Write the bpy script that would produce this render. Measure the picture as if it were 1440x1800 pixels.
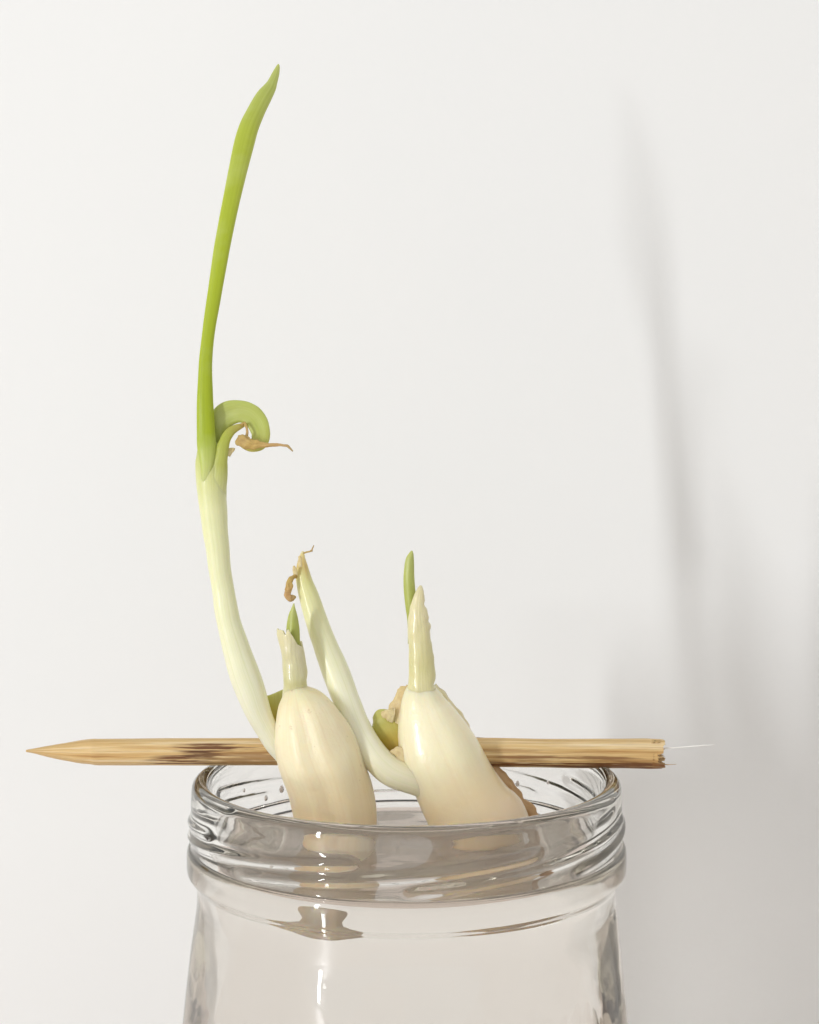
import bpy, math, random
from mathutils import Vector, noise

random.seed(4)
scene = bpy.context.scene
for o in list(bpy.data.objects):
    bpy.data.objects.remove(o)
MM = 0.001                      # the script thinks in millimetres, the scene is in metres
RIM = 88.0                      # height of the jar's rim above the table
CAMX, CAMY, CAMZ = 0.4, -210.0, RIM + 46.3
FPX = 2628.0                    # focal length in pixels of a 1440 px wide frame
HORIZON = 781.0

# ------------------------------------------------------------------ camera
cam_d = bpy.data.cameras.new('camera')
cam = bpy.data.objects.new('camera', cam_d)
scene.collection.objects.link(cam)
cam.location = (CAMX * MM, CAMY * MM, CAMZ * MM)
cam.rotation_euler = (math.radians(90), 0, 0)
cam_d.sensor_fit = 'HORIZONTAL'
cam_d.sensor_width = 36.0
cam_d.lens = FPX / 1440 * 36.0
cam_d.shift_y = -(900 - HORIZON) / 1440.0
cam_d.clip_start = 0.01
cam_d.clip_end = 20
scene.camera = cam

# ------------------------------------------------------------------ world and lamps
world = bpy.data.worlds.new('World')
scene.world = world
world.use_nodes = True
bg = world.node_tree.nodes['Background']
bg.inputs['Color'].default_value = (0.985, 0.985, 0.97, 1)
bg.inputs['Strength'].default_value = 0.76

def area(name, loc, target, sx, sy, power, color):
    d = bpy.data.lights.new(name, 'AREA')
    d.shape = 'RECTANGLE'; d.size = sx * MM; d.size_y = sy * MM
    d.energy = power; d.color = color
    o = bpy.data.objects.new(name, d)
    scene.collection.objects.link(o)
    o.location = Vector(loc) * MM
    v = Vector(target) - Vector(loc)
    o.rotation_euler = v.to_track_quat('-Z', 'Y').to_euler()
    return o
az = math.radians(44.0)
D = 1400.0
area('window_strip_lamp', (-D * math.sin(az), -D * math.cos(az), RIM - 5 + D * math.tan(math.radians(4.5))),
     (0, 0, RIM - 5), 46, 520, 10.5, (0.97, 0.985, 1.0))

scene.view_settings.view_transform = 'Standard'
scene.view_settings.look = 'None'
scene.view_settings.gamma = 1
scene.view_settings.exposure = -0.07
scene.render.engine = 'CYCLES'
cy = scene.cycles
cy.use_denoising = True
cy.use_adaptive_sampling = True
cy.adaptive_threshold = 0.02
cy.max_bounces = 40; cy.transmission_bounces = 40; cy.glossy_bounces = 8
cy.diffuse_bounces = 5; cy.transparent_max_bounces = 12
cy.caustics_reflective = True; cy.caustics_refractive = True
cy.blur_glossy = 0.3
cy.sample_clamp_indirect = 20.0
cy.sample_clamp_direct = 30.0

# ------------------------------------------------------------------ materials
def mat(name):
    m = bpy.data.materials.new(name); m.use_nodes = True
    nt = m.node_tree
    return m, nt, nt.nodes['Principled BSDF']
def node(nt, typ, **kw):
    n = nt.nodes.new(typ)
    for k, v in kw.items():
        if k in n.inputs: n.inputs[k].default_value = v
        else: setattr(n, k, v)
    return n
def ramp(nt, fac, stops, interp='LINEAR'):
    r = nt.nodes.new('ShaderNodeValToRGB')
    r.color_ramp.interpolation = interp
    els = r.color_ramp.elements
    while len(els) < len(stops): els.new(0.5)
    for e, (p, c) in zip(els, stops):
        e.position = p; e.color = (*c, 1)
    nt.links.new(fac, r.inputs['Fac'])
    return r.outputs['Color']
def mix(nt, a, b, fac, mode='MIX'):
    m = nt.nodes.new('ShaderNodeMix'); m.data_type = 'RGBA'; m.blend_type = mode
    for sock, val in ((m.inputs[6], a), (m.inputs[7], b)):
        if isinstance(val, tuple): sock.default_value = (*val, 1)
        else: nt.links.new(val, sock)
    if isinstance(fac, (int, float)): m.inputs[0].default_value = fac
    else: nt.links.new(fac, m.inputs[0])
    return m.outputs[2]
def mrange(nt, val, a, b, c=0.0, d=1.0):
    m = nt.nodes.new('ShaderNodeMapRange')
    nt.links.new(val, m.inputs['Value'])
    for k, v in zip(('From Min', 'From Max', 'To Min', 'To Max'), (a, b, c, d)): m.inputs[k].default_value = v
    return m.outputs['Result']
def math2(nt, op, a, b):
    m = nt.nodes.new('ShaderNodeMath'); m.operation = op
    for s, v in ((m.inputs[0], a), (m.inputs[1], b)):
        if isinstance(v, (int, float)): s.default_value = v
        else: nt.links.new(v, s)
    return m.outputs[0]
def bump(nt, bsdf, height, strength, dist):
    b = nt.nodes.new('ShaderNodeBump')
    b.inputs['Strength'].default_value = strength
    b.inputs['Distance'].default_value = dist
    nt.links.new(height, b.inputs['Height'])
    nt.links.new(b.outputs['Normal'], bsdf.inputs['Normal'])
def uv_noise(nt, su, sv, detail=4, seed=0.0, rough=0.55):
    """noise laid along a part: u runs round it, v along it"""
    tc = nt.nodes.new('ShaderNodeTexCoord')
    mp = nt.nodes.new('ShaderNodeMapping')
    mp.inputs['Scale'].default_value = (su, sv, 1)
    mp.inputs['Location'].default_value = (seed, seed * 1.7, seed)
    nt.links.new(tc.outputs['UV'], mp.inputs['Vector'])
    n = node(nt, 'ShaderNodeTexNoise', Scale=1.0, Detail=detail, Roughness=rough)
    nt.links.new(mp.outputs['Vector'], n.inputs['Vector'])
    return n.outputs['Fac']
def obj_noise(nt, scale, detail=4, seed=(0, 0, 0)):
    tc = nt.nodes.new('ShaderNodeTexCoord')
    mp = nt.nodes.new('ShaderNodeMapping'); mp.inputs['Location'].default_value = seed
    nt.links.new(tc.outputs['Object'], mp.inputs['Vector'])
    n = node(nt, 'ShaderNodeTexNoise', Scale=scale, Detail=detail, Roughness=0.55)
    nt.links.new(mp.outputs['Vector'], n.inputs['Vector'])
    return n.outputs['Fac']
def along(nt):
    tc = nt.nodes.new('ShaderNodeTexCoord')
    s = nt.nodes.new('ShaderNodeSeparateXYZ')
    nt.links.new(tc.outputs['UV'], s.inputs[0])
    return s.outputs['X'], s.outputs['Y']

def plant(name, stops, rough=0.38, sss=0.35, fibre=0.12, fibre_tint=(0.55, 0.62, 0.2), su=26, sv=1.2,
          spots=None, seed=0.0, coat=0.0, rad=(0.0016, 0.0014, 0.0006), bumpd=0.00008, veins=70, vein_amt=0.22):
    """plant tissue: pigment along the length, fine fibres, translucency"""
    m, nt, b = mat(name)
    u, v = along(nt)
    wob = uv_noise(nt, 6, 5, 3, seed + 3)
    vv = math2(nt, 'ADD', v, math2(nt, 'MULTIPLY', math2(nt, 'SUBTRACT', wob, 0.5), 0.10))
    col = ramp(nt, vv, stops)
    f = uv_noise(nt, su, sv, 4, seed)
    col = mix(nt, col, fibre_tint, math2(nt, 'MULTIPLY', mrange(nt, f, 0.42, 0.75), fibre))
    vein = uv_noise(nt, veins, 1.0, 3, seed + 20, 0.6)
    col = mix(nt, col, fibre_tint, math2(nt, 'MULTIPLY', mrange(nt, vein, 0.5, 0.66), vein_amt))
    big = obj_noise(nt, 160, 3, (seed, seed, 0))
    col = mix(nt, col, (1.0, 1.0, 0.86), math2(nt, 'MULTIPLY', mrange(nt, big, 0.5, 0.8), 0.10), 'MIX')
    if spots:
        s = obj_noise(nt, spots[0], 3, (seed + 9, 2, 1))
        col = mix(nt, col, spots[1], math2(nt, 'MULTIPLY', mrange(nt, s, spots[2], spots[2] + 0.08), spots[3]))
    nt.links.new(col, b.inputs['Base Color'])
    b.inputs['Roughness'].default_value = rough
    b.inputs['Subsurface Weight'].default_value = sss
    b.inputs['Subsurface Radius'].default_value = rad
    b.inputs['Subsurface Scale'].default_value = 1.0
    b.inputs['Coat Weight'].default_value = coat
    b.inputs['Coat Roughness'].default_value = 0.12
    hb = math2(nt, 'ADD', f, math2(nt, 'MULTIPLY', obj_noise(nt, 900, 3), 0.5))
    bump(nt, b, hb, 0.5, bumpd)
    return m

M = {}
# wall: matt white paint with faint roller texture
m, nt, b = mat('white_wall_paint')
col = ramp(nt, obj_noise(nt, 9, 3), [(0.3, (0.852, 0.858, 0.85)), (0.7, (0.868, 0.87, 0.858))])
nt.links.new(col, b.inputs['Base Color']); b.inputs['Roughness'].default_value = 0.75
b.inputs['Specular IOR Level'].default_value = 0.25
bump(nt, b, obj_noise(nt, 700, 4), 0.12, 0.0002)
M['wall'] = m
# table: pale pinkish laminate
m, nt, b = mat('pinkish_table_top')
col = ramp(nt, obj_noise(nt, 30, 5), [(0.3, (0.73, 0.62, 0.56)), (0.7, (0.79, 0.68, 0.62))])
nt.links.new(col, b.inputs['Base Color']); b.inputs['Roughness'].default_value = 0.5
M['table'] = m
# glass
m, nt, b = mat('clear_jar_glass')
b.inputs['Base Color'].default_value = (1, 1, 1, 1)
b.inputs['Transmission Weight'].default_value = 1.0
rg = mrange(nt, obj_noise(nt, 220, 4, (3, 1, 2)), 0.35, 0.75, 0.008, 0.05)
nt.links.new(rg, b.inputs['Roughness'])
b.inputs['IOR'].default_value = 1.5
va = node(nt, 'ShaderNodeVolumeAbsorption', Density=14.0)
va.inputs['Color'].default_value = (0.62, 0.60, 0.36, 1)
nt.links.new(va.outputs[0], nt.nodes['Material Output'].inputs['Volume'])
bump(nt, b, obj_noise(nt, 120, 2), 0.15, 0.0004)
M['glass'] = m
m, nt, b = mat('still_water')
b.inputs['Base Color'].default_value = (1, 1, 1, 1)
b.inputs['Transmission Weight'].default_value = 1.0
b.inputs['Roughness'].default_value = 0.0
b.inputs['IOR'].default_value = 1.33
pv = node(nt, 'ShaderNodeVolumeAbsorption', Density=5.5)
pv.inputs['Color'].default_value = (0.80, 0.71, 0.60, 1)
nt.links.new(pv.outputs[0], nt.nodes['Material Output'].inputs['Volume'])   # faintly tea-coloured garlic water
M['water'] = m

CREAM = (0.86, 0.76, 0.50)
CLOVE = [(0.0, (0.82, 0.77, 0.48)), (0.12, (0.93, 0.85, 0.60)), (0.38, (0.93, 0.83, 0.56)), (0.52, (0.89, 0.74, 0.47)), (0.66, (0.86, 0.68, 0.43)), (0.76, (0.94, 0.84, 0.66)), (1.0, (0.92, 0.80, 0.62))]  # submerged end painted paler, to offset the shade it gets in the water
M['clove'] = plant('cream_clove_flesh', CLOVE, rough=0.45, sss=0.4, fibre=0.62, fibre_tint=(0.80, 0.60, 0.35), su=5, sv=1.1,
                   spots=(800, (0.50, 0.33, 0.16), 0.665, 0.45), seed=1.0, coat=0.08, rad=(0.003, 0.0022, 0.001), bumpd=0.0005)
M['clove_glossy'] = plant('glossy_clove_flesh', [(0.0, (0.84, 0.80, 0.54)), (0.12, (0.93, 0.86, 0.62)), (0.40, (0.93, 0.84, 0.57)), (0.58, (0.87, 0.71, 0.44)), (0.78, (0.84, 0.66, 0.44)), (1.0, (0.86, 0.72, 0.54))], rough=0.3, sss=0.45, fibre=0.3, fibre_tint=(0.83, 0.66, 0.40), su=5, sv=1.4,
                   seed=1.6, coat=0.35, rad=(0.003, 0.0022, 0.001), bumpd=0.0004)
M['stem'] = plant('pale_shoot', [(0.0, (0.86, 0.83, 0.66)), (0.22, (0.86, 0.85, 0.66)), (0.5, (0.82, 0.82, 0.55)), (0.8, (0.77, 0.78, 0.45)), (0.9, (0.64, 0.66, 0.26)), (0.95, (0.50, 0.54, 0.12)), (1.0, (0.40, 0.46, 0.05))],
                  fibre=0.22, fibre_tint=(0.66, 0.70, 0.34), seed=2.0, coat=0.2, su=16, rough=0.42, bumpd=0.0002, vein_amt=0.35)
M['stem2'] = plant('pale_cut_shoot', [(0.0, (0.74, 0.62, 0.38)), (0.2, (0.88, 0.83, 0.62)), (0.5, (0.87, 0.86, 0.67)), (0.75, (0.80, 0.79, 0.49)), (0.9, (0.70, 0.68, 0.30)), (0.955, (0.60, 0.44, 0.15)), (1.0, (0.72, 0.62, 0.36))],
                   fibre=0.2, fibre_tint=(0.68, 0.70, 0.36), seed=3.0, coat=0.2, su=16, rough=0.42, bumpd=0.0002, vein_amt=0.35)
M['sheath'] = plant('torn_pale_sheath', [(0.0, (0.80, 0.73, 0.43)), (0.14, (0.77, 0.71, 0.39)), (0.3, (0.68, 0.63, 0.31)), (0.6, (0.73, 0.67, 0.38)), (1.0, (0.77, 0.68, 0.43))],
                    fibre=0.35, fibre_tint=(0.62, 0.62, 0.30), seed=4.0, coat=0.5, rough=0.36, su=18, bumpd=0.0004)
M['leaf'] = plant('fresh_green_leaf', [(0.0, (0.66, 0.70, 0.32)), (0.045, (0.48, 0.55, 0.11)), (0.10, (0.36, 0.45, 0.010)), (0.16, (0.36, 0.45, 0.008)), (0.45, (0.40, 0.49, 0.015)), (0.75, (0.45, 0.52, 0.05)), (1.0, (0.48, 0.53, 0.15))],
                  fibre=0.35, fibre_tint=(0.27, 0.33, 0.005), seed=5.0, su=20, sv=1.5, rough=0.45, sss=0.25)
M['leaf_tip'] = plant('young_green_tip', [(0.0, (0.36, 0.37, 0.06)), (0.5, (0.42, 0.46, 0.10)), (1.0, (0.46, 0.50, 0.17))],
                      fibre=0.4, fibre_tint=(0.28, 0.33, 0.02), seed=6.0, rough=0.4, sss=0.25)
M['curl'] = plant('curled_green_leaf', [(0.0, (0.36, 0.42, 0.05)), (0.3, (0.44, 0.49, 0.12)), (0.7, (0.45, 0.51, 0.10)), (0.86, (0.46, 0.46, 0.09)), (1.0, (0.48, 0.36, 0.09))],
                  fibre=0.35, fibre_tint=(0.58, 0.62, 0.25), seed=7.0, rough=0.45, sss=0.25)
M['neck'] = plant('green_sheath_edge', [(0.0, (0.72, 0.74, 0.41)), (0.25, (0.70, 0.72, 0.36)), (0.5, (0.48, 0.51, 0.12)), (0.75, (0.42, 0.46, 0.07)), (0.9, (0.46, 0.40, 0.10)), (1.0, (0.45, 0.29, 0.10))],
                  fibre=0.3, fibre_tint=(0.36, 0.42, 0.04), seed=8.0, rough=0.45, sss=0.25)
M['dry'] = plant('dried_brown_leaf', [(0.0, (0.50, 0.34, 0.10)), (0.35, (0.58, 0.41, 0.13)), (0.7, (0.58, 0.36, 0.16)), (1.0, (0.45, 0.33, 0.15))],
                 fibre=0.6, fibre_tint=(0.33, 0.18, 0.05), seed=9.0, rough=0.7, sss=0.1, su=9, sv=4, bumpd=0.0003)
M['olive'] = plant('olive_scale_leaf', [(0.0, (0.42, 0.24, 0.02)), (0.4, (0.50, 0.37, 0.05)), (0.75, (0.50, 0.46, 0.10)), (1.0, (0.52, 0.52, 0.16))],
                   fibre=0.4, fibre_tint=(0.38, 0.34, 0.03), seed=10.0, rough=0.45, sss=0.25)
M['husk'] = plant('tan_papery_husk', [(0.0, (0.78, 0.66, 0.38)), (0.5, (0.76, 0.63, 0.35)), (1.0, (0.70, 0.54, 0.27))],
                  fibre=0.5, fibre_tint=(0.50, 0.32, 0.14), seed=11.0, rough=0.6, sss=0.2, su=9, sv=3, bumpd=0.0002)
M['root'] = plant('white_root', [(0.0, (0.74, 0.62, 0.42)), (1.0, (0.75, 0.68, 0.55))], seed=12.0)

# bamboo
m, nt, b = mat('bamboo_wood')
u, v = along(nt)
f1 = uv_noise(nt, 14, 2.2, 5, 2.0, 0.65)
f2 = uv_noise(nt, 60, 5.0, 4, 5.0, 0.7)
f3 = uv_noise(nt, 34, 9.0, 4, 7.3, 0.6)
col = ramp(nt, f1, [(0.30, (0.44, 0.22, 0.065)), (0.41, (0.66, 0.42, 0.16)), (0.52, (0.77, 0.55, 0.26)), (0.64, (0.88, 0.71, 0.45))])
col = mix(nt, col, (0.40, 0.20, 0.06), math2(nt, 'MULTIPLY', mrange(nt, f2, 0.50, 0.70), 0.6))
# two brown scorch marks, each fading along the grain
st = uv_noise(nt, 10, 9.0, 3, 8.0, 0.5)
def blot(c, w, uc, uw, amount, colr, base):
    d = math2(nt, 'DIVIDE', math2(nt, 'SUBTRACT', v, c), w)
    g = math2(nt, 'POWER', 2.718, math2(nt, 'MULTIPLY', math2(nt, 'MULTIPLY', d, d), -1.0))
    e = math2(nt, 'DIVIDE', math2(nt, 'SUBTRACT', u, uc), uw)
    h = math2(nt, 'POWER', 2.718, math2(nt, 'MULTIPLY', math2(nt, 'MULTIPLY', e, e), -1.0))
    k = math2(nt, 'MULTIPLY', math2(nt, 'MULTIPLY', g, h), math2(nt, 'MULTIPLY', mrange(nt, st, 0.25, 0.5, 0.75, 1.0), mrange(nt, f3, 0.38, 0.58, 0.12, 1.0)))
    return mix(nt, base, colr, math2(nt, 'MULTIPLY', mrange(nt, k, 0.10, 0.42), amount))
col = blot(0.30, 0.06, 0.825, 0.055, 1.0, (0.17, 0.065, 0.018), col)
col = blot(0.245, 0.05, 0.645, 0.09, 1.0, (0.17, 0.062, 0.017), col)
col = blot(0.28, 0.03, 0.74, 0.06, 0.9, (0.12, 0.045, 0.012), col)
col = blot(0.36, 0.07, 0.68, 0.12, 0.7, (0.30, 0.14, 0.04), col)
col = blot(0.88, 0.22, 0.60, 0.10, 1.0, (0.20, 0.08, 0.02), col)
col = blot(0.84, 0.11, 0.735, 0.02, 0.85, (0.26, 0.12, 0.04), col)
col = blot(0.76, 0.06, 0.80, 0.03, 0.5, (0.36, 0.19, 0.07), col)
col = blot(0.985, 0.006, 0.64, 0.12, 0.8, (0.30, 0.13, 0.035), col)
nt.links.new(col, b.inputs['Base Color'])
b.inputs['Roughness'].default_value = 0.55
b.inputs['Subsurface Weight'].default_value = 0.12
b.inputs['Subsurface Radius'].default_value = (0.0008, 0.0005, 0.0002)
bump(nt, b, math2(nt, 'ADD', f2, f1), 0.7, 0.00018)
M['bamboo'] = m
m, nt, b = mat('pale_wood_fibre')
col = ramp(nt, obj_noise(nt, 400, 2), [(0.3, (0.86, 0.84, 0.80)), (0.7, (0.9, 0.88, 0.85))])
nt.links.new(col, b.inputs['Base Color']); b.inputs['Roughness'].default_value = 0.5
M['fibre'] = m

# ------------------------------------------------------------------ helpers
def tag(o, label=None, cat=None, kind=None, group=None):
    if label: o['label'] = label
    if cat: o['category'] = cat
    if kind: o['kind'] = kind
    if group: o['group'] = group
    return o
def empty(name, loc):
    o = bpy.data.objects.new(name, None)
    scene.collection.objects.link(o)
    o.location = Vector(loc) * MM; o.empty_display_size = 0.01
    return o
def at(px, py, Y):
    """a measured point of the photograph at depth Y (mm behind the jar's axis), in mm"""
    d = Y - CAMY
    return Vector((CAMX + (px - 720) * d / FPX, Y, CAMZ - (py - HORIZON) * d / FPX))
def build(name, verts, faces, uvs, material, parent=None, smooth=True):
    """verts in mm, world axes; uvs per vertex index pair list per face corner"""
    me = bpy.data.meshes.new(name)
    off = Vector((0, 0, 0))
    q = parent
    while q is not None:
        off = off + q.matrix_basis.translation / MM; q = q.parent
    me.from_pydata([tuple((v - off) * MM) for v in verts], [], faces)
    if uvs:
        lay = me.uv_layers.new(name='UVMap')
        k = 0
        for fuv in uvs:
            for c in fuv:
                lay.data[k].uv = c; k += 1
    if smooth:
        for p in me.polygons: p.use_smooth = True
    me.materials.append(material)
    o = bpy.data.objects.new(name, me)
    scene.collection.objects.link(o)
    if parent is not None: o.parent = parent
    return o
def cr(p0, p1, p2, p3, t):
    return 0.5 * (2 * p1 + (p2 - p0) * t + (2 * p0 - 5 * p1 + 4 * p2 - p3) * t * t + (3 * p1 - p0 - 3 * p2 + p3) * t ** 3)
def spline(rows, n):
    """rows of equal-length number tuples -> dense Catmull-Rom samples, monotone in row order"""
    out = []
    R = [rows[0]] + list(rows) + [rows[-1]]
    for i in range(1, len(R) - 2):
        for k in range(n):
            t = k / n
            out.append([cr(R[i - 1][j], R[i][j], R[i + 1][j], R[i + 2][j], t) for j in range(len(R[0]))])
    out.append(list(rows[-1]))
    return out
def strand(name, rows, material, parent, depth=0.9, segs=28, n=6, section=None, top=None, thick=0.0,
           wobble=0.0, wscale=0.4, edge=None, caps=True, tear_from=0.0):
    """a limb drawn between two measured edges: rows of (lx, ly, rx, ry, Y[, depth]) from base to tip.
    section(a) reshapes the cross-section; top(u) in 0..1 tears the upper end; edge(u, v) shifts the radius"""
    rr = []
    for r in rows:
        lx, ly, rx, ry, Y = r[:5]
        dp = r[5] if len(r) > 5 else depth
        rr.append(((lx + rx) / 2, (ly + ry) / 2, Y, max(0.25, math.hypot(rx - lx, ry - ly) / 2), dp))
    S = spline(rr, n)
    C = [at(s[0], s[1], s[2]) for s in S]
    W = [max(0.02, s[3] * (s[2] - CAMY) / FPX) for s in S]
    DP = [s[4] for s in S]
    N = len(S)
    L = [0.0]
    for i in range(1, N): L.append(L[-1] + (C[i] - C[i - 1]).length)
    tot = L[-1]
    side = []
    for i in range(N):
        t = (C[min(i + 1, N - 1)] - C[max(i - 1, 0)]).normalized()
        s = t.cross(Vector((0, 1, 0)))
        s = s.normalized() if s.length > 1e-6 else Vector((1, 0, 0))
        side.append((s, s.cross(t).normalized()))
    def point(fi, a):
        i = min(int(fi), N - 2); t = fi - i
        c = C[i].lerp(C[i + 1], t); w = W[i] * (1 - t) + W[i + 1] * t
        dp = DP[i] * (1 - t) + DP[i + 1] * t
        s = side[i][0].lerp(side[i + 1][0], t); q = side[i][1].lerp(side[i + 1][1], t)
        sx, sy = math.cos(a), math.sin(a)
        if section: sx, sy = section(a, fi / (N - 1))
        k = 1.0
        if edge: k += edge(a / (2 * math.pi), fi / (N - 1))
        p = c + s * (sx * w * k) + q * (sy * w * dp * k)
        if wobble:
            p = p + noise.noise_vector(p * wscale) * wobble * min(1.0, w)
        return p
    verts, faces, uvs = [], [], []
    tops = [top(j / segs) for j in range(segs)] if top else None
    for i in range(N):
        for j in range(segs):
            a = 2 * math.pi * j / segs
            fi = float(i)
            if top:
                i0 = tear_from * (N - 1); e_ = tops[j] * (N - 1)
                fi = i if i <= i0 else i0 + (i - i0) * (e_ - i0) / (N - 1 - i0)
            verts.append(point(min(fi, N - 1.0), a))
    def V(i): return L[i] / tot
    for i in range(N - 1):
        for j in range(segs):
            j2 = (j + 1) % segs
            faces.append((i * segs + j, i * segs + j2, (i + 1) * segs + j2, (i + 1) * segs + j))
            u0, u1 = j / segs, (j + 1) / segs
            uvs.append(((u0, V(i)), (u1, V(i)), (u1, V(i + 1)), (u0, V(i + 1))))
    if caps:
        b0 = len(verts); verts.append(C[0]); 
        for j in range(segs):
            faces.append((b0, (j + 1) % segs, j)); uvs.append(((0.5, 0), (0.5, 0), (0.5, 0)))
        if not top:
            b1 = len(verts); verts.append(C[-1])
            k = (N - 1) * segs
            for j in range(segs):
                faces.append((b1, k + j, k + (j + 1) % segs)); uvs.append(((0.5, 1), (0.5, 1), (0.5, 1)))
    o = build(name, verts, faces, uvs, material, parent)
    if thick:
        md = o.modifiers.new('thickness', 'SOLIDIFY'); md.thickness = thick * MM; md.offset = -1
    return o

def sstep(x, a, b):
    t = min(1.0, max(0.0, (x - a) / (b - a)))
    return t * t * (3 - 2 * t)
# ------------------------------------------------------------------ setting
WALLY = 87.0
def sheet(name, pts, material, nx=1):
    return build(name, [Vector(p) for p in pts], [(0, 1, 2, 3)], None, material, smooth=False)
w = sheet('wall', [(-900, WALLY, -60), (900, WALLY, -60), (900, WALLY, 900), (-900, WALLY, 900)], M['wall'])
tag(w, 'plain white painted wall behind the jar', kind='structure')
t = sheet('table', [(-900, -420, 0), (900, -420, 0), (900, WALLY, 0), (-900, WALLY, 0)], M['table'])
tag(t, 'pinkish table top under the jar', kind='structure')

# ------------------------------------------------------------------ glass jar
SEG = 384
# outer profile (z below the rim, radius), from the rim's crown down to the foot
OUT = [(-0.0, 28.75), (-0.10, 29.2), (-0.42, 29.6), (-0.95, 29.88), (-2.0, 29.98), (-3.2, 30.0), (-8.6, 30.05),
       (-9.1, 30.25), (-9.6, 30.5), (-10.4, 30.6), (-11.9, 30.58), (-12.5, 30.42), (-13.0, 29.95), (-13.5, 29.5), (-14.6, 29.25), (-16.4, 29.15),
       (-19.0, 29.4), (-26.0, 30.2), (-36.0, 31.2), (-50.0, 32.4), (-66.0, 33.4), (-78.0, 33.6), (-84.0, 33.0),
       (-86.8, 31.2), (-87.85, 28.6), (-88.0, 26.0), (-87.4, 22.0), (-86.6, 12.0), (-86.4, 0.02)]
INN = [(-82.0, 0.02), (-82.4, 12.0), (-82.6, 20.0), (-81.5, 26.5), (-78.5, 29.6), (-72.0, 30.7), (-60.0, 30.4), (-44.0, 29.4), (-30.0, 28.2),
       (-20.0, 27.0), (-15.0, 26.6), (-9.0, 26.9), (-4.0, 27.2), (-1.6, 27.3), (-0.75, 27.48), (-0.3, 27.8), (-0.06, 28.25)]
def dense(pr, step):
    o = []
    for (z0, r0), (z1, r1) in zip(pr, pr[1:]):
        k = max(1, int(math.hypot(z1 - z0, r1 - r0) / step))
        for i in range(k): o.append((z0 + (z1 - z0) * i / k, r0 + (r1 - r0) * i / k))
    o.append(pr[-1]); return o
def csm(pr):
    return [tuple(p) for p in spline(pr, 3)]
LUGS = 8
def ridge(th, z):
    """eight screw-thread lugs, each climbing from -7.9 to -4.4 mm over 82 degrees"""
    if z > -2.5 or z < -9.4: return 0.0
    h = 0.0
    deg = math.degrees(th) % 360
    for k in range(LUGS):
        end = 350.0 + 45.0 * k                # measured from the front, anticlockwise seen from above
        s = 1 - ((end - deg) % 360) / 82.0
        if s < 0: continue
        zc = -7.9 + 3.5 * s
        f = sstep(s, 0.0, 0.07) * (1 - sstep(s, 0.93, 1.0))
        h = max(h, f * math.exp(-abs((z - zc) / 0.70) ** 2.2))
    return 0.44 * h
FAC = 12
def facet(th, z, amt):
    """soft flat panels round the body below the neck"""
    k = sstep(-z, 17.0, 24.0) * (1 - sstep(-z, 74.0, 82.0))
    if k <= 0: return 0.0
    return k * amt * 0.006 * math.cos(FAC * (th + math.radians(20)))
prof = [(z, r, 0) for z, r in dense(csm(OUT), 0.28)] + [(z, r, 1) for z, r in dense(csm(INN), 0.7)]
verts, faces = [], []
for z, r, inner in prof:
    for j in range(SEG):
        th = 2 * math.pi * j / SEG            # 0 at the front (toward the camera), + to the right
        rr = r
        if not inner:
            rr += ridge(th, z) + r * facet(th, z, 1.0)
            rr += 0.05 * noise.noise(Vector((math.sin(th) * 2.2, math.cos(th) * 2.2, z * 0.12)))
        else:
            rr += r * facet(th, z, 0.6)
            if r > 1: rr += 0.10 * noise.noise(Vector((math.sin(th) * 1.6 + 7, math.cos(th) * 1.6, z * 0.07)))
        verts.append(Vector((math.sin(th) * rr, -math.cos(th) * rr, RIM + z)))
P = len(prof)
for i in range(P):
    i2 = (i + 1) % P
    if i == P - 1: pass
    for j in range(SEG):
        j2 = (j + 1) % SEG
        if i == P - 1:
            faces.append((i * SEG + j, i * SEG + j2, j2, j))
        else:
            faces.append((i * SEG + j, i * SEG + j2, i2 * SEG + j2, i2 * SEG + j))
jar = empty('glass_jar', (0, 0, 0))
tag(jar, 'clear glass jar with screw-thread neck and thick rounded rim', 'jar')
# faces above run clockwise seen from outside: turn them so the normals point out of the glass
glass = build('jar_body', verts, [tuple(reversed(f)) for f in faces], None, M['glass'], jar)

# water: its skin sits a hair inside the glass wall
WL = -10.0
wp = [(z, r + 0.05) for z, r in dense(csm(INN), 1.0) if z < WL] + [(WL, 26.95)]
verts, faces = [], []
WSEG = 128
for z, r in wp:
    for j in range(WSEG):
        th = 2 * math.pi * j / WSEG
        rr = r + r * facet(th, z, 0.6)
        verts.append(Vector((math.sin(th) * rr, -math.cos(th) * rr, RIM + z - (0.05 if z < -80 else 0))))
for r in (26.0, 20.0, 10.0, 0.02):            # the surface, drawn up a little at the glass
    for j in range(WSEG):
        th = 2 * math.pi * j / WSEG
        verts.append(Vector((math.sin(th) * r, -math.cos(th) * r, RIM + WL - 0.35)))
n_ = len(verts) // WSEG
for i in range(n_ - 1):
    for j in range(WSEG):
        j2 = (j + 1) % WSEG
        faces.append((i * WSEG + j, i * WSEG + j2, (i + 1) * WSEG + j2, (i + 1) * WSEG + j))
water = build('water', verts, faces, None, M['water'])
tag(water, 'clear water filling the glass jar below the screw threads', 'water')

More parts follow.
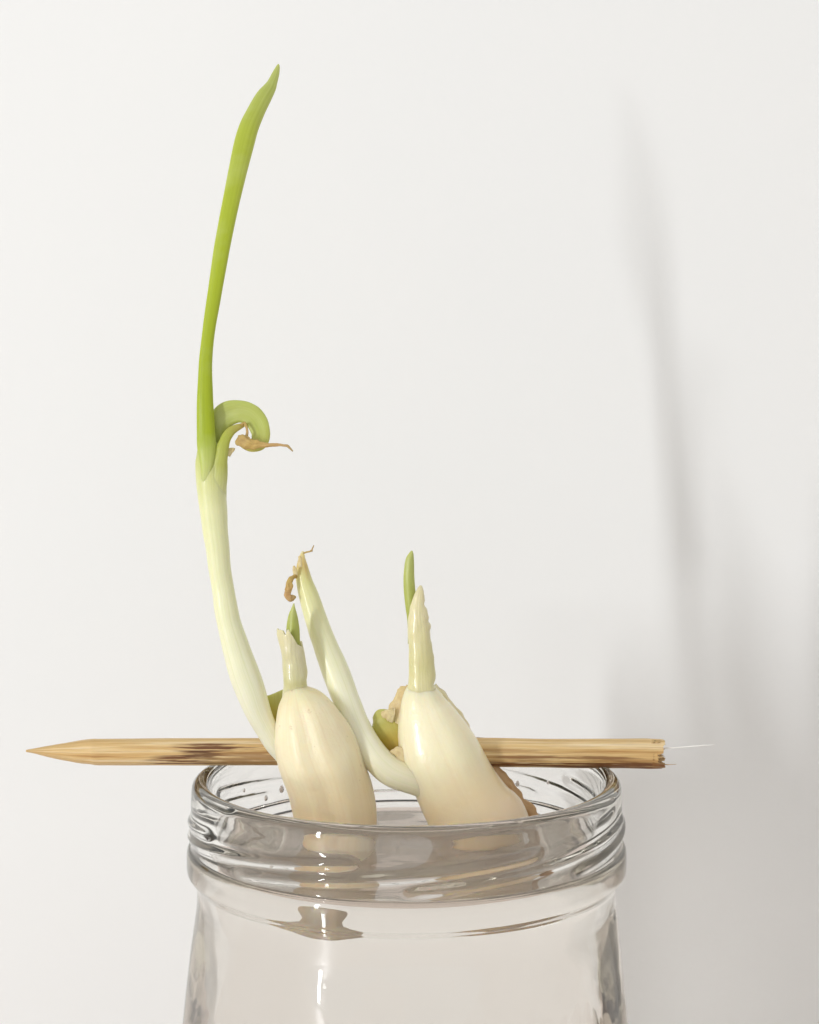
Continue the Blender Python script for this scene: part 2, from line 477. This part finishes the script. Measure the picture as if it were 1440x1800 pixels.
# ------------------------------------------------------------------ skewer
SKY = 5.0
sk = empty('wooden_skewer', at(600, 1322, SKY))
tag(sk, 'pointed bamboo skewer laid across the jar rim through both garlic cloves', 'skewer')
def bar_edge(u, v):
    return 0.035 * noise.noise(Vector((math.cos(u * 6.283) * 1.3, math.sin(u * 6.283) * 1.3, v * 14))) + 0.02 * noise.noise(Vector((math.cos(u * 6.283) * 4, math.sin(u * 6.283) * 4, v * 30 + 5)))
def hexish(a, v):
    k = 1 - 0.05 * (0.5 + 0.5 * math.cos(5 * a + 0.6))
    return math.cos(a) * k, math.sin(a) * k
BREAK = [random.choice((0.0, 0.15, 0.5, 0.75, 1.0)) for _ in range(20)]
def jag(u):
    k = u * 20; a, b_ = BREAK[int(k) % 20], BREAK[(int(k) + 1) % 20]
    t = sstep(k % 1.0, 0.35, 0.65)
    return 1 - 0.070 * (a + (b_ - a) * t) - 0.010 * random.random()
rows = [(46, 1318, 46, 1322, SKY), (60, 1315.5, 60, 1324.5, SKY), (90, 1310, 90, 1332, SKY), (130, 1303, 130, 1340, SKY), (158, 1299, 160, 1344, SKY), (190, 1298, 190, 1345.5, SKY),
        (330, 1297.5, 330, 1345.5, SKY), (560, 1297, 560, 1346, SKY), (850, 1297, 850, 1348, SKY), (1000, 1299, 1000, 1350, SKY), (1100, 1298.5, 1100, 1351, SKY), (1150, 1298.5, 1150, 1351.5, SKY), (1168, 1299, 1168, 1351.5, SKY)]
shaft = strand('shaft', rows, M['bamboo'], sk, depth=1.0, segs=56, n=10, section=hexish, edge=bar_edge, top=jag, caps=False, tear_from=0.9)
# the broken end: a fibrous face closing the shaft, and standing splinters
c = at(1152, 1325, SKY)
vs, fs, uv_ = [], [], []
R_ = 26 * 215 / FPX
for ring in range(6):
    for j in range(24):
        a = 2 * math.pi * j / 24
        r = R_ * (1 - ring / 5.0) * 0.985 + 0.01
        dx = 0.0 if ring == 0 else (0.35 * noise.noise(Vector((math.cos(a) * r * 2, math.sin(a) * r * 2, 3))) + random.uniform(-0.22, 0.3))
        vs.append(c + Vector((dx, math.sin(a) * r, math.cos(a) * r)))
for ring in range(5):
    for j in range(24):
        j2 = (j + 1) % 24
        fs.append((ring * 24 + j, ring * 24 + j2, (ring + 1) * 24 + j2, (ring + 1) * 24 + j))
        uv_.append(((j / 24, 0.9), ((j + 1) / 24, 0.9), ((j + 1) / 24, 0.92), (j / 24, 0.92)))
bend = build('broken_end', vs, fs, uv_, M['bamboo'], sk, smooth=False)
for k in range(34):
    a = random.uniform(0, 6.283); r = R_ * random.uniform(0.35, 0.95) * 12.2
    y0 = 1325 + math.cos(a) * r; yy = SKY + math.sin(a) * r / 12.2
    ln = random.uniform(4, 17); hw = random.uniform(1.2, 3.4); x0 = 1153
    strand('splinter', [(x0 - 8, y0 - hw, x0 - 8, y0 + hw, yy), (x0 + ln * 0.5, y0 - hw * 0.8, x0 + ln * 0.5, y0 + hw * 0.8, yy),
                        (x0 + ln, y0 + random.uniform(-1.5, 1) - 0.4, x0 + ln, y0 + 0.6, yy)], M['bamboo'], bend, segs=6, n=3)
strand('loose_fibre', [(1164, 1314, 1164, 1316.6, SKY - 0.5), (1190, 1313, 1190, 1315, SKY - 1), (1225, 1310.5, 1225, 1312.3, SKY - 2), (1257, 1308.8, 1257, 1309.6, SKY - 3)],
       M['fibre'], sk, segs=8, n=6)
strand('loose_fibre', [(1164, 1342.5, 1164, 1345, SKY - 1), (1176, 1343.5, 1176, 1344.8, SKY - 1), (1189, 1343.2, 1189, 1343.8, SKY - 1.5)], M['bamboo'], sk, segs=6, n=4)

def ragged(u, v):
    a = u * 2 * math.pi
    return 0.30 * noise.noise(Vector((math.cos(a) * 1.5, math.sin(a) * 1.5, v * 11))) + 0.15 * noise.noise(Vector((math.cos(a) * 4, math.sin(a) * 4, v * 30)))
# ------------------------------------------------------------------ left garlic
GL = empty('sprouting_garlic', at(600, 1560, 0))
tag(GL, 'cream garlic clove with a tall green shoot and curled leaf, at left in jar', 'garlic')
def clove_section(ridge_a, amt, flat):
    def f(a, v):
        sx, sy = math.cos(a), math.sin(a)
        d = math.atan2(math.sin(a - ridge_a), math.cos(a - ridge_a))
        k = 1 + amt * math.exp(-(d / 0.33) ** 2) - flat * math.exp(-((d - 0.62) / 0.4) ** 2) - flat * math.exp(-((d + 0.62) / 0.4) ** 2)
        return sx, sy * k
    return f
FRONT = 1.5 * math.pi
CL = [(508, 1207, 537, 1204, 0, 0.9), (499, 1221, 549, 1209, 0, 0.9), (488, 1237, 569, 1224, 0, 0.9), (481, 1256, 590, 1251, 0, 0.9), (478.5, 1278, 607, 1278, 0, 0.9),
      (481, 1305, 623, 1308, 0, 0.9), (489, 1338, 639, 1342, 0, 0.88), (502, 1371, 650, 1374, 0, 0.86), (511, 1401, 657, 1402, 0, 0.85), (519, 1434, 661, 1434, 0, 0.85),
      (530, 1475, 664, 1475, 0, 0.85), (542, 1512, 664, 1512, 0, 0.85), (558, 1546, 658, 1546, 0, 0.85), (578, 1574, 646, 1574, 0, 0.85), (596, 1590, 632, 1590, 0, 0.85), (610, 1595, 618, 1595, 0, 0.85)]
def left_section(a, v):
    d = math.atan2(math.sin(a - FRONT), math.cos(a - FRONT))
    f = sstep(v, 0.06, 0.2)
    k = 1 + f * (0.05 * math.exp(-((d + 0.46) / 0.22) ** 2) + 0.06 * math.exp(-((d - 0.40) / 0.26) ** 2) - 0.06 * math.exp(-((d + 0.02) / 0.20) ** 2) + 0.03 * math.exp(-((d - 1.0) / 0.2) ** 2) + 0.03 * math.exp(-((d + 1.05) / 0.2) ** 2))
    return math.cos(a), math.sin(a) * k
strand('clove', CL, M['clove'], GL, segs=96, n=10, section=left_section, wobble=0.36, wscale=0.18)
def torn(lo, amp, notch=None, sd=0.0):
    def f(u):
        a = u * 2 * math.pi
        t = lo(a) - amp * abs(noise.noise(Vector((math.cos(a) * 3 + sd, math.sin(a) * 3, sd))))
        return max(0.3, min(1.0, t))
    return f
# short torn sheath (left edge high, right edge low) and the leaf inside it
def left_tear(u):
    a = u * 2 * math.pi
    c = -math.cos(a)
    pts = [(-1, .845), (-.6, .835), (-.42, .775), (-.36, .765), (-.22, .82), (-.08, .835), (.1, .77), (.5, .68), (1, .625)]
    if math.sin(a) > 0.15: return 0.66 + 0.05 * noise.noise(Vector((c * 4, 0, 0)))
    for (x0, y0), (x1, y1) in zip(pts, pts[1:]):
        if x0 <= c <= x1: return y0 + (y1 - y0) * (c - x0) / (x1 - x0) + 0.012 * noise.noise(Vector((c * 9, 2, 0)))
    return 0.7
sheath_l = strand('sheath', [(500, 1228, 545, 1222, 0.8), (502, 1214, 540, 1210, 0.15), (502.5, 1200, 536.5, 1197, -0.2), (501.5, 1182, 535, 1178, -0.2), (498.5, 1152, 531, 1150, -0.2), (493, 1122, 529, 1125, -0.2), (491, 1100, 527, 1104, -0.2), (491, 1090, 526.5, 1092, -0.2)],
       M['sheath'], GL, depth=0.75, segs=96, n=8, top=left_tear, thick=0.3, wobble=0.25, wscale=0.5)
def blade(fold, keel=0.0):
    def f(a, v):
        x, y = math.cos(a), math.sin(a)
        if y < 0: y *= (1 - fold * sstep(v, 0.10, 0.30) * (1 - abs(x) ** 1.5))
        else: y *= 1 + keel * (1 - abs(x))
        return x, y
    return f
strand('leaf_tip', [(506, 1160, 528, 1160, 0.0), (505, 1130, 527.5, 1133, -0.1), (504, 1102, 526, 1110, -0.1), (507, 1081, 523, 1086, -0.1), (512, 1069, 519.5, 1071, -0.1), (516, 1060.5, 517.5, 1060.5, 0)],
       M['leaf_tip'], sheath_l, depth=0.5, section=blade(-0.5), n=6)
# olive scale behind the clove's shoulder
strand('scale_leaf', [(470, 1300, 510, 1300, 3.5), (471, 1262, 512, 1262, 3.6), (467, 1238, 515, 1236, 3.8), (466, 1227, 515, 1217, 4.0), (470, 1224.5, 510, 1213, 4.1)], M['olive'], GL, depth=0.35, n=6)
# the long shoot
STEM = [(500, 1352, 520, 1322, 1.6), (487, 1338, 507, 1308, 1.4), (470, 1320, 494, 1290, 1.2), (451, 1291, 484, 1268, 0.9), (434, 1260, 476, 1246, 0.6), (415, 1220, 466, 1208, 0.4), (401.6, 1183, 453, 1172, 0.3), (391, 1141, 438, 1135, 0.3), (382, 1101, 424.6, 1097, 0.3), (378, 1080, 420, 1077, 0.3), (373, 1040, 412, 1038, 0.3), (367, 1000, 406.6, 999, 0.3), (361, 960, 403, 959, 0.3), (354.6, 920, 400.5, 920, 0.3), (349, 880, 399, 880, 0.3), (344.5, 845, 398.5, 845, 0.3), (343, 825, 399.5, 825, 0.4), (343.5, 805, 397, 805, 0.7), (345, 790, 388, 790, 1), (347, 778, 376, 778, 1.3)]
stem_l = strand('shoot_stem', STEM, M['stem'], GL, depth=0.85, segs=40, n=8, wobble=0.08, wscale=0.3)
LEAF = [(358, 859, 363, 859, -1.0, 0.5), (354, 842, 369, 838, -1.2, 0.5), (352, 818, 376, 812, -1.25, 0.55), (347, 790, 380, 790, -0.9, 0.55), (345.5, 760, 378.5, 760, -0.4, 0.55), (346.5, 700, 375, 700, 0.2, 0.7), (349.5, 640, 373, 640, 1.1, 0.7), (356, 580, 378.5, 582, 2.0, 0.7), (364, 520, 389, 522, 3.0, 0.7), (377, 430, 405, 433, 4.6, 0.7), (395.5, 330, 426.5, 334, 7.1, 0.7), (409, 261, 444, 267, 10.2, 0.7), (420.5, 220, 453.5, 230, 12.0, 0.7), (435.5, 190, 464.5, 202, 13.9, 0.7), (450, 165, 476, 178, 15.8, 0.7), (463.5, 150.5, 484.5, 159, 17.4, 0.7), (470.5, 142, 487.5, 147, 18.4, 0.7), (478, 129, 491, 131, 19.8, 0.7), (485, 117, 492, 118, 20.8, 0.7), (488.5, 112.5, 490.5, 112.5, 21, 0.7)]
strand('long_leaf', LEAF, M['leaf'], stem_l, segs=36, n=8, section=blade(0.12, 0.2), wobble=0.04, wscale=0.25)
NECK = [(372, 905, 396, 905, 1.3, 0.8), (368, 885, 398, 885, 0.9, 0.8), (363, 862, 399, 860, 0.1, 0.8), (367.5, 834, 400, 832, -0.5, 0.75), (374, 810, 400.5, 810, -0.7, 0.7), (379.5, 790, 402, 791, -0.7, 0.6), (387.5, 771, 405, 774, -0.5, 0.55), (396, 758, 412, 763, -0.2, 0.5), (406, 750.5, 419, 757, 0.1, 0.45), (418, 746, 426, 753, 0.4, 0.4), (428, 744, 432, 749, 0.7, 0.4), (433, 746, 434.5, 749, 0.9, 0.4)]
strand('sheath_edge', NECK, M['neck'], stem_l, segs=28, n=7, wobble=0.12, wscale=0.6)
strand('husk_flake', [(399, 806, 401, 796, -0.4), (404, 799, 404, 788, -0.3), (409, 794, 410, 786.5, -0.2), (413, 789.5, 413, 787, -0.1)], M['husk'], GL, depth=0.3, n=4, segs=12)
CURL = [(392, 800, 366, 790, 1.6), (395, 780, 369, 760, 1.6), (397, 765, 373, 731, 1.6), (401, 754, 383, 714, 1.6), (409, 747, 400, 705, 1.6), (420.5, 743, 421, 703, 1.5), (431, 746, 443, 709, 1.4), (438.5, 753, 460, 722, 1.3), (442.5, 762, 470.5, 742, 1.1), (443, 768, 474.5, 763, 0.9), (440, 773, 469.5, 782, 0.6), (434, 776, 453, 790.5, 0.3), (426, 776, 436, 788.5, 0.1), (419, 776, 424, 782, 0.0)]
strand('curled_leaf', CURL, M['curl'], stem_l, depth=0.42, segs=32, n=7, section=blade(0.5), wobble=0.1, wscale=0.5)
DRY = [(421, 762, 417, 779, -0.5, 0.5), (428, 763, 420, 784, -0.9, 0.5), (437, 769, 434, 789, -1.1, 0.45), (449, 773.5, 448, 790, -1.2, 0.45), (462, 777, 462, 787, -1.2, 0.5), (475, 778.5, 475, 785.5, -1.3, 0.7), (490, 779.5, 490, 784.5, -1.4, 0.8), (504, 781.5, 503, 786, -1.5, 0.8), (511, 786, 508, 789, -1.6, 0.8), (515.5, 793, 514, 794, -1.7, 0.8)]
strand('dried_tip', DRY, M['dry'], stem_l, segs=24, n=9, wobble=0.22, wscale=1.4, edge=ragged)
strand('dried_strand', [(424, 745, 424, 750, 0.2), (429, 741, 430, 745, 0.3), (433, 744, 430, 748, 0.2), (436, 752, 432, 754, -0.1), (437, 761, 432, 761, -0.4), (436, 768, 430, 768, -0.6)], M['dry'], GL, depth=0.5, segs=10, n=5, wobble=0.2, wscale=1.5)
# ------------------------------------------------------------------ right garlic
GR = empty('sprouting_garlic', at(860, 1560, 2))
tag(GR, 'plump glossy garlic clove with a short pale sheath, at right in the jar', 'garlic')
CR = [(718, 1207, 764, 1205, 2, 0.8), (709, 1224, 774, 1216, 2, 0.8), (702.5, 1244, 786, 1234, 2, 0.82), (698.5, 1268, 801, 1252, 2, 0.85), (698.5, 1296, 819, 1277, 2, 0.87), (704, 1327, 836, 1303, 2, 0.88), (715, 1360, 853, 1332, 2, 0.88),
      (729, 1396, 871, 1362, 2, 0.86), (743, 1427, 890, 1390, 2, 0.84), (757, 1458, 912, 1418, 2, 0.82), (778, 1482, 934, 1440, 2, 0.8), (806, 1500, 944, 1462, 2, 0.76), (838, 1513, 940, 1484, 2, 0.72), (870, 1517, 926, 1502, 2, 0.7), (892, 1515, 912, 1509, 2, 0.7), (900, 1512, 906, 1510, 2, 0.7)]
strand('clove', CR, M['clove_glossy'], GR, segs=72, n=8, section=clove_section(FRONT + 0.5, 0.03, 0.03), wobble=0.22, wscale=0.14)
# second skin of the clove showing along its right shoulder, browning toward the water
strand('papery_skin', [(752, 1208, 768, 1206, 4.2), (766, 1224, 782, 1217, 4.6), (784, 1246, 799, 1238, 5.0), (803, 1272, 818, 1264, 5.3), (826, 1312, 841, 1305, 5.4), (848, 1346, 867, 1338, 5.2), (866, 1374, 892, 1364, 5.0), (886, 1404, 916, 1393, 4.6), (908, 1428, 936, 1416, 4.4), (924, 1446, 950, 1434, 4.2), (950, 1480, 958, 1474, 4.2)],
       plant('browning_clove_skin', [(0.0, (0.80, 0.76, 0.52)), (0.35, (0.82, 0.74, 0.50)), (0.5, (0.66, 0.46, 0.24)), (0.7, (0.58, 0.37, 0.18)), (1.0, (0.46, 0.27, 0.12))], fibre=0.5, fibre_tint=(0.40, 0.22, 0.09), seed=13, su=8, sv=4, rough=0.55, sss=0.25, bumpd=0.0003),
       GR, depth=0.6, segs=28, n=7, wobble=0.5, wscale=0.7)
def crinkle(u, v):
    a = u * 2 * math.pi
    right = max(0.0, -math.cos(a)) ** 3
    return 0.20 * right ** 2 * noise.noise(Vector((v * 22, 0.3, 0))) + 0.02 * noise.noise(Vector((math.cos(a) * 2, math.sin(a) * 2, v * 12)))
sheath_r = strand('sheath', [(711, 1230, 772, 1224, 2.4), (714, 1216, 768.5, 1212, 1.8), (717.5, 1203, 764.5, 1201, 1.5), (718.5, 1165, 762.5, 1165, 1.5), (718, 1130, 759.5, 1130, 1.5), (717, 1100, 755.5, 1108, 1.5), (718.5, 1080, 752, 1085, 1.5), (722, 1063, 748.5, 1064, 1.5), (728, 1046, 746.5, 1049, 1.5), (734, 1034, 744, 1036, 1.5), (738, 1029, 741.5, 1029, 1.5)],
       M['sheath'], GR, depth=0.75, segs=64, n=9, edge=crinkle, wobble=0.06, wscale=0.8)
strand('leaf_tip', [(717, 1130, 745, 1130, 2.2), (716, 1090, 736, 1090, 2.4), (713, 1068, 733, 1068, 2.5), (710, 1040, 730.5, 1040, 2.5), (709.5, 1015, 728.5, 1012, 2.5), (712.5, 988, 728, 985, 2.5), (718, 975, 727.5, 974, 2.5), (723, 968, 725.5, 968, 2.5)],
       M['leaf_tip'], sheath_r, depth=0.5, section=blade(-0.4), n=6)
CUT = [(775, 1425, 795, 1372, 1.5), (752, 1409, 770, 1362, 1.2), (730, 1399, 748, 1354, 0.8), (706, 1391, 727, 1346, 0.5), (684, 1383, 709, 1338, 0.4), (664, 1371, 696, 1330, 0.4), (646, 1353, 682, 1318, 0.5), (630, 1332, 670, 1303, 0.8), (613, 1302, 656, 1281, 1.4), (598, 1267, 644, 1257, 2.1), (584, 1230, 631, 1224, 2.8), (567, 1186, 615, 1180, 3.4),
       (552, 1141, 595, 1136, 4.0), (539, 1101, 578, 1094, 4.4), (526.5, 1053, 562, 1050, 4.8), (521.5, 1030, 552, 1027, 5), (519.5, 1012, 545.5, 1008, 5.0, 0.8), (521.5, 998, 541, 993, 5.0, 0.7), (524.5, 985, 537, 981, 5, 0.6), (527.5, 976, 535.5, 974, 5, 0.5), (531, 968.5, 534, 969, 5, 0.5)]
strand('cut_shoot', CUT, M['stem2'], GR, depth=0.92, segs=40, n=8, wobble=0.03, wscale=0.5)
strand('dried_strand', [(532, 971, 534, 974, 5), (539, 969, 539, 972, 4.8), (547, 967, 547, 970, 4.6), (548.5, 963, 550.5, 964.5, 4.5), (551.2, 958, 552.6, 958.6, 4.4)], M['dry'], GR, depth=0.8, segs=8, n=5, wobble=0.1, wscale=2)
strand('dried_strand', [(545, 966.5, 546.5, 969.5, 4.6), (549.5, 967.5, 549.5, 970, 4.5)], M['dry'], GR, segs=6, n=3)
strand('dried_curl', [(520, 1010, 524, 1018, 4.0), (514, 1011, 518, 1018, 3.6), (507, 1016, 514.5, 1022, 3.2), (502.5, 1027, 513.5, 1031, 3.0), (500.5, 1040, 513, 1039, 3.0), (501.5, 1051, 510.5, 1043, 3.0), (509, 1057.5, 512.5, 1046, 3.1), (517.5, 1054.5, 515.5, 1046, 3.2), (520.5, 1051, 519.5, 1047.5, 3.4)],
       M['dry'], GR, depth=0.5, segs=24, n=8, wobble=0.3, wscale=1.6, edge=ragged)
strand('husk_flake', [(516, 1012, 524, 1010, 3.8), (514.5, 1002, 521.5, 999, 3.6), (515, 995, 518, 994, 3.5)], M['husk'], GR, depth=0.3, segs=10, n=4)
strand('husk_flake', [(525, 998, 531, 996, 3.6), (524.5, 985, 531, 984, 3.4), (524, 978, 529, 977, 3.4)], M['husk'], GR, depth=0.4, segs=10, n=4, wobble=0.1, wscale=2)
# olive curled scale and tan husk behind the clove's left shoulder
strand('scale_leaf', [(672, 1326, 722, 1330, 3.2, 0.6), (664, 1304, 718, 1300, 3.2, 0.6), (652, 1284, 708, 1276, 3.2, 0.55), (644, 1268, 694, 1266, 3.2, 0.5), (646, 1259, 678, 1262, 3.3, 0.4), (652, 1257.5, 662, 1258, 3.4, 0.4)], M['olive'], GR, segs=28, n=6, wobble=0.3, wscale=0.5)
strand('papery_husk', [(700, 1290, 730, 1290, 2.6, 0.3), (692, 1272, 722, 1262, 2.4, 0.3), (688, 1256, 722, 1238, 2.4, 0.3), (694, 1234, 728, 1222, 2.5, 0.3), (706, 1217, 730, 1210, 2.6, 0.3), (714, 1210, 728, 1206, 2.6, 0.3)], M['husk'], GR, segs=28, n=6, wobble=0.3, wscale=1.1, edge=ragged)
strand('husk_flake', [(688, 1247, 698, 1270, 1.6, 0.25), (679, 1247, 689, 1266, 1.5, 0.25), (672, 1249, 679, 1262, 1.5, 0.25), (669, 1252, 671, 1259, 1.5, 0.25)], M['husk'], GR, segs=16, n=6, wobble=0.25, wscale=1.2, edge=ragged)
strand('husk_flake', [(718, 1332, 714, 1350, 0.4, 0.3), (704, 1311, 702, 1338, 0.2, 0.3), (695, 1315, 693, 1328, 0.1, 0.3), (686, 1320, 686, 1323, 0.1, 0.3)], M['husk'], GR, segs=16, n=6, wobble=0.15, wscale=1.2, edge=ragged)

# droplets clinging to the glass inside the rim
def droplet(th, z, rad):
    c = Vector((math.sin(th) * 27.15, -math.cos(th) * 27.15, RIM + z))
    n = Vector((-math.sin(th), math.cos(th), 0)); t = Vector((math.cos(th), math.sin(th), 0)); up = Vector((0, 0, 1))
    vs, fs = [], []
    for i in range(7):
        ph = math.pi * i / 6
        for j in range(14):
            a = 2 * math.pi * j / 14
            x, y, zz = math.sin(ph) * math.cos(a), math.sin(ph) * math.sin(a), math.cos(ph)
            vs.append(c + t * (x * rad * 0.9) + up * (y * rad * (1.25 if y > 0 else 1.0)) + n * (zz * rad * 0.45))
    for i in range(6):
        for j in range(14):
            j2 = (j + 1) % 14
            fs.append((i * 14 + j, (i + 1) * 14 + j, (i + 1) * 14 + j2, i * 14 + j2))
    build('droplet', vs, fs, None, M['water'], water)
for th, z, rad in ((225, -6.6, 0.55), (221, -5.4, 0.35), (232, -7.4, 0.4), (141, -6.2, 0.45), (152, -7.2, 0.3), (128, -5.0, 0.3), (205, -6.9, 0.3), (243, -5.2, 0.28)):
    droplet(math.radians(th), z, rad)
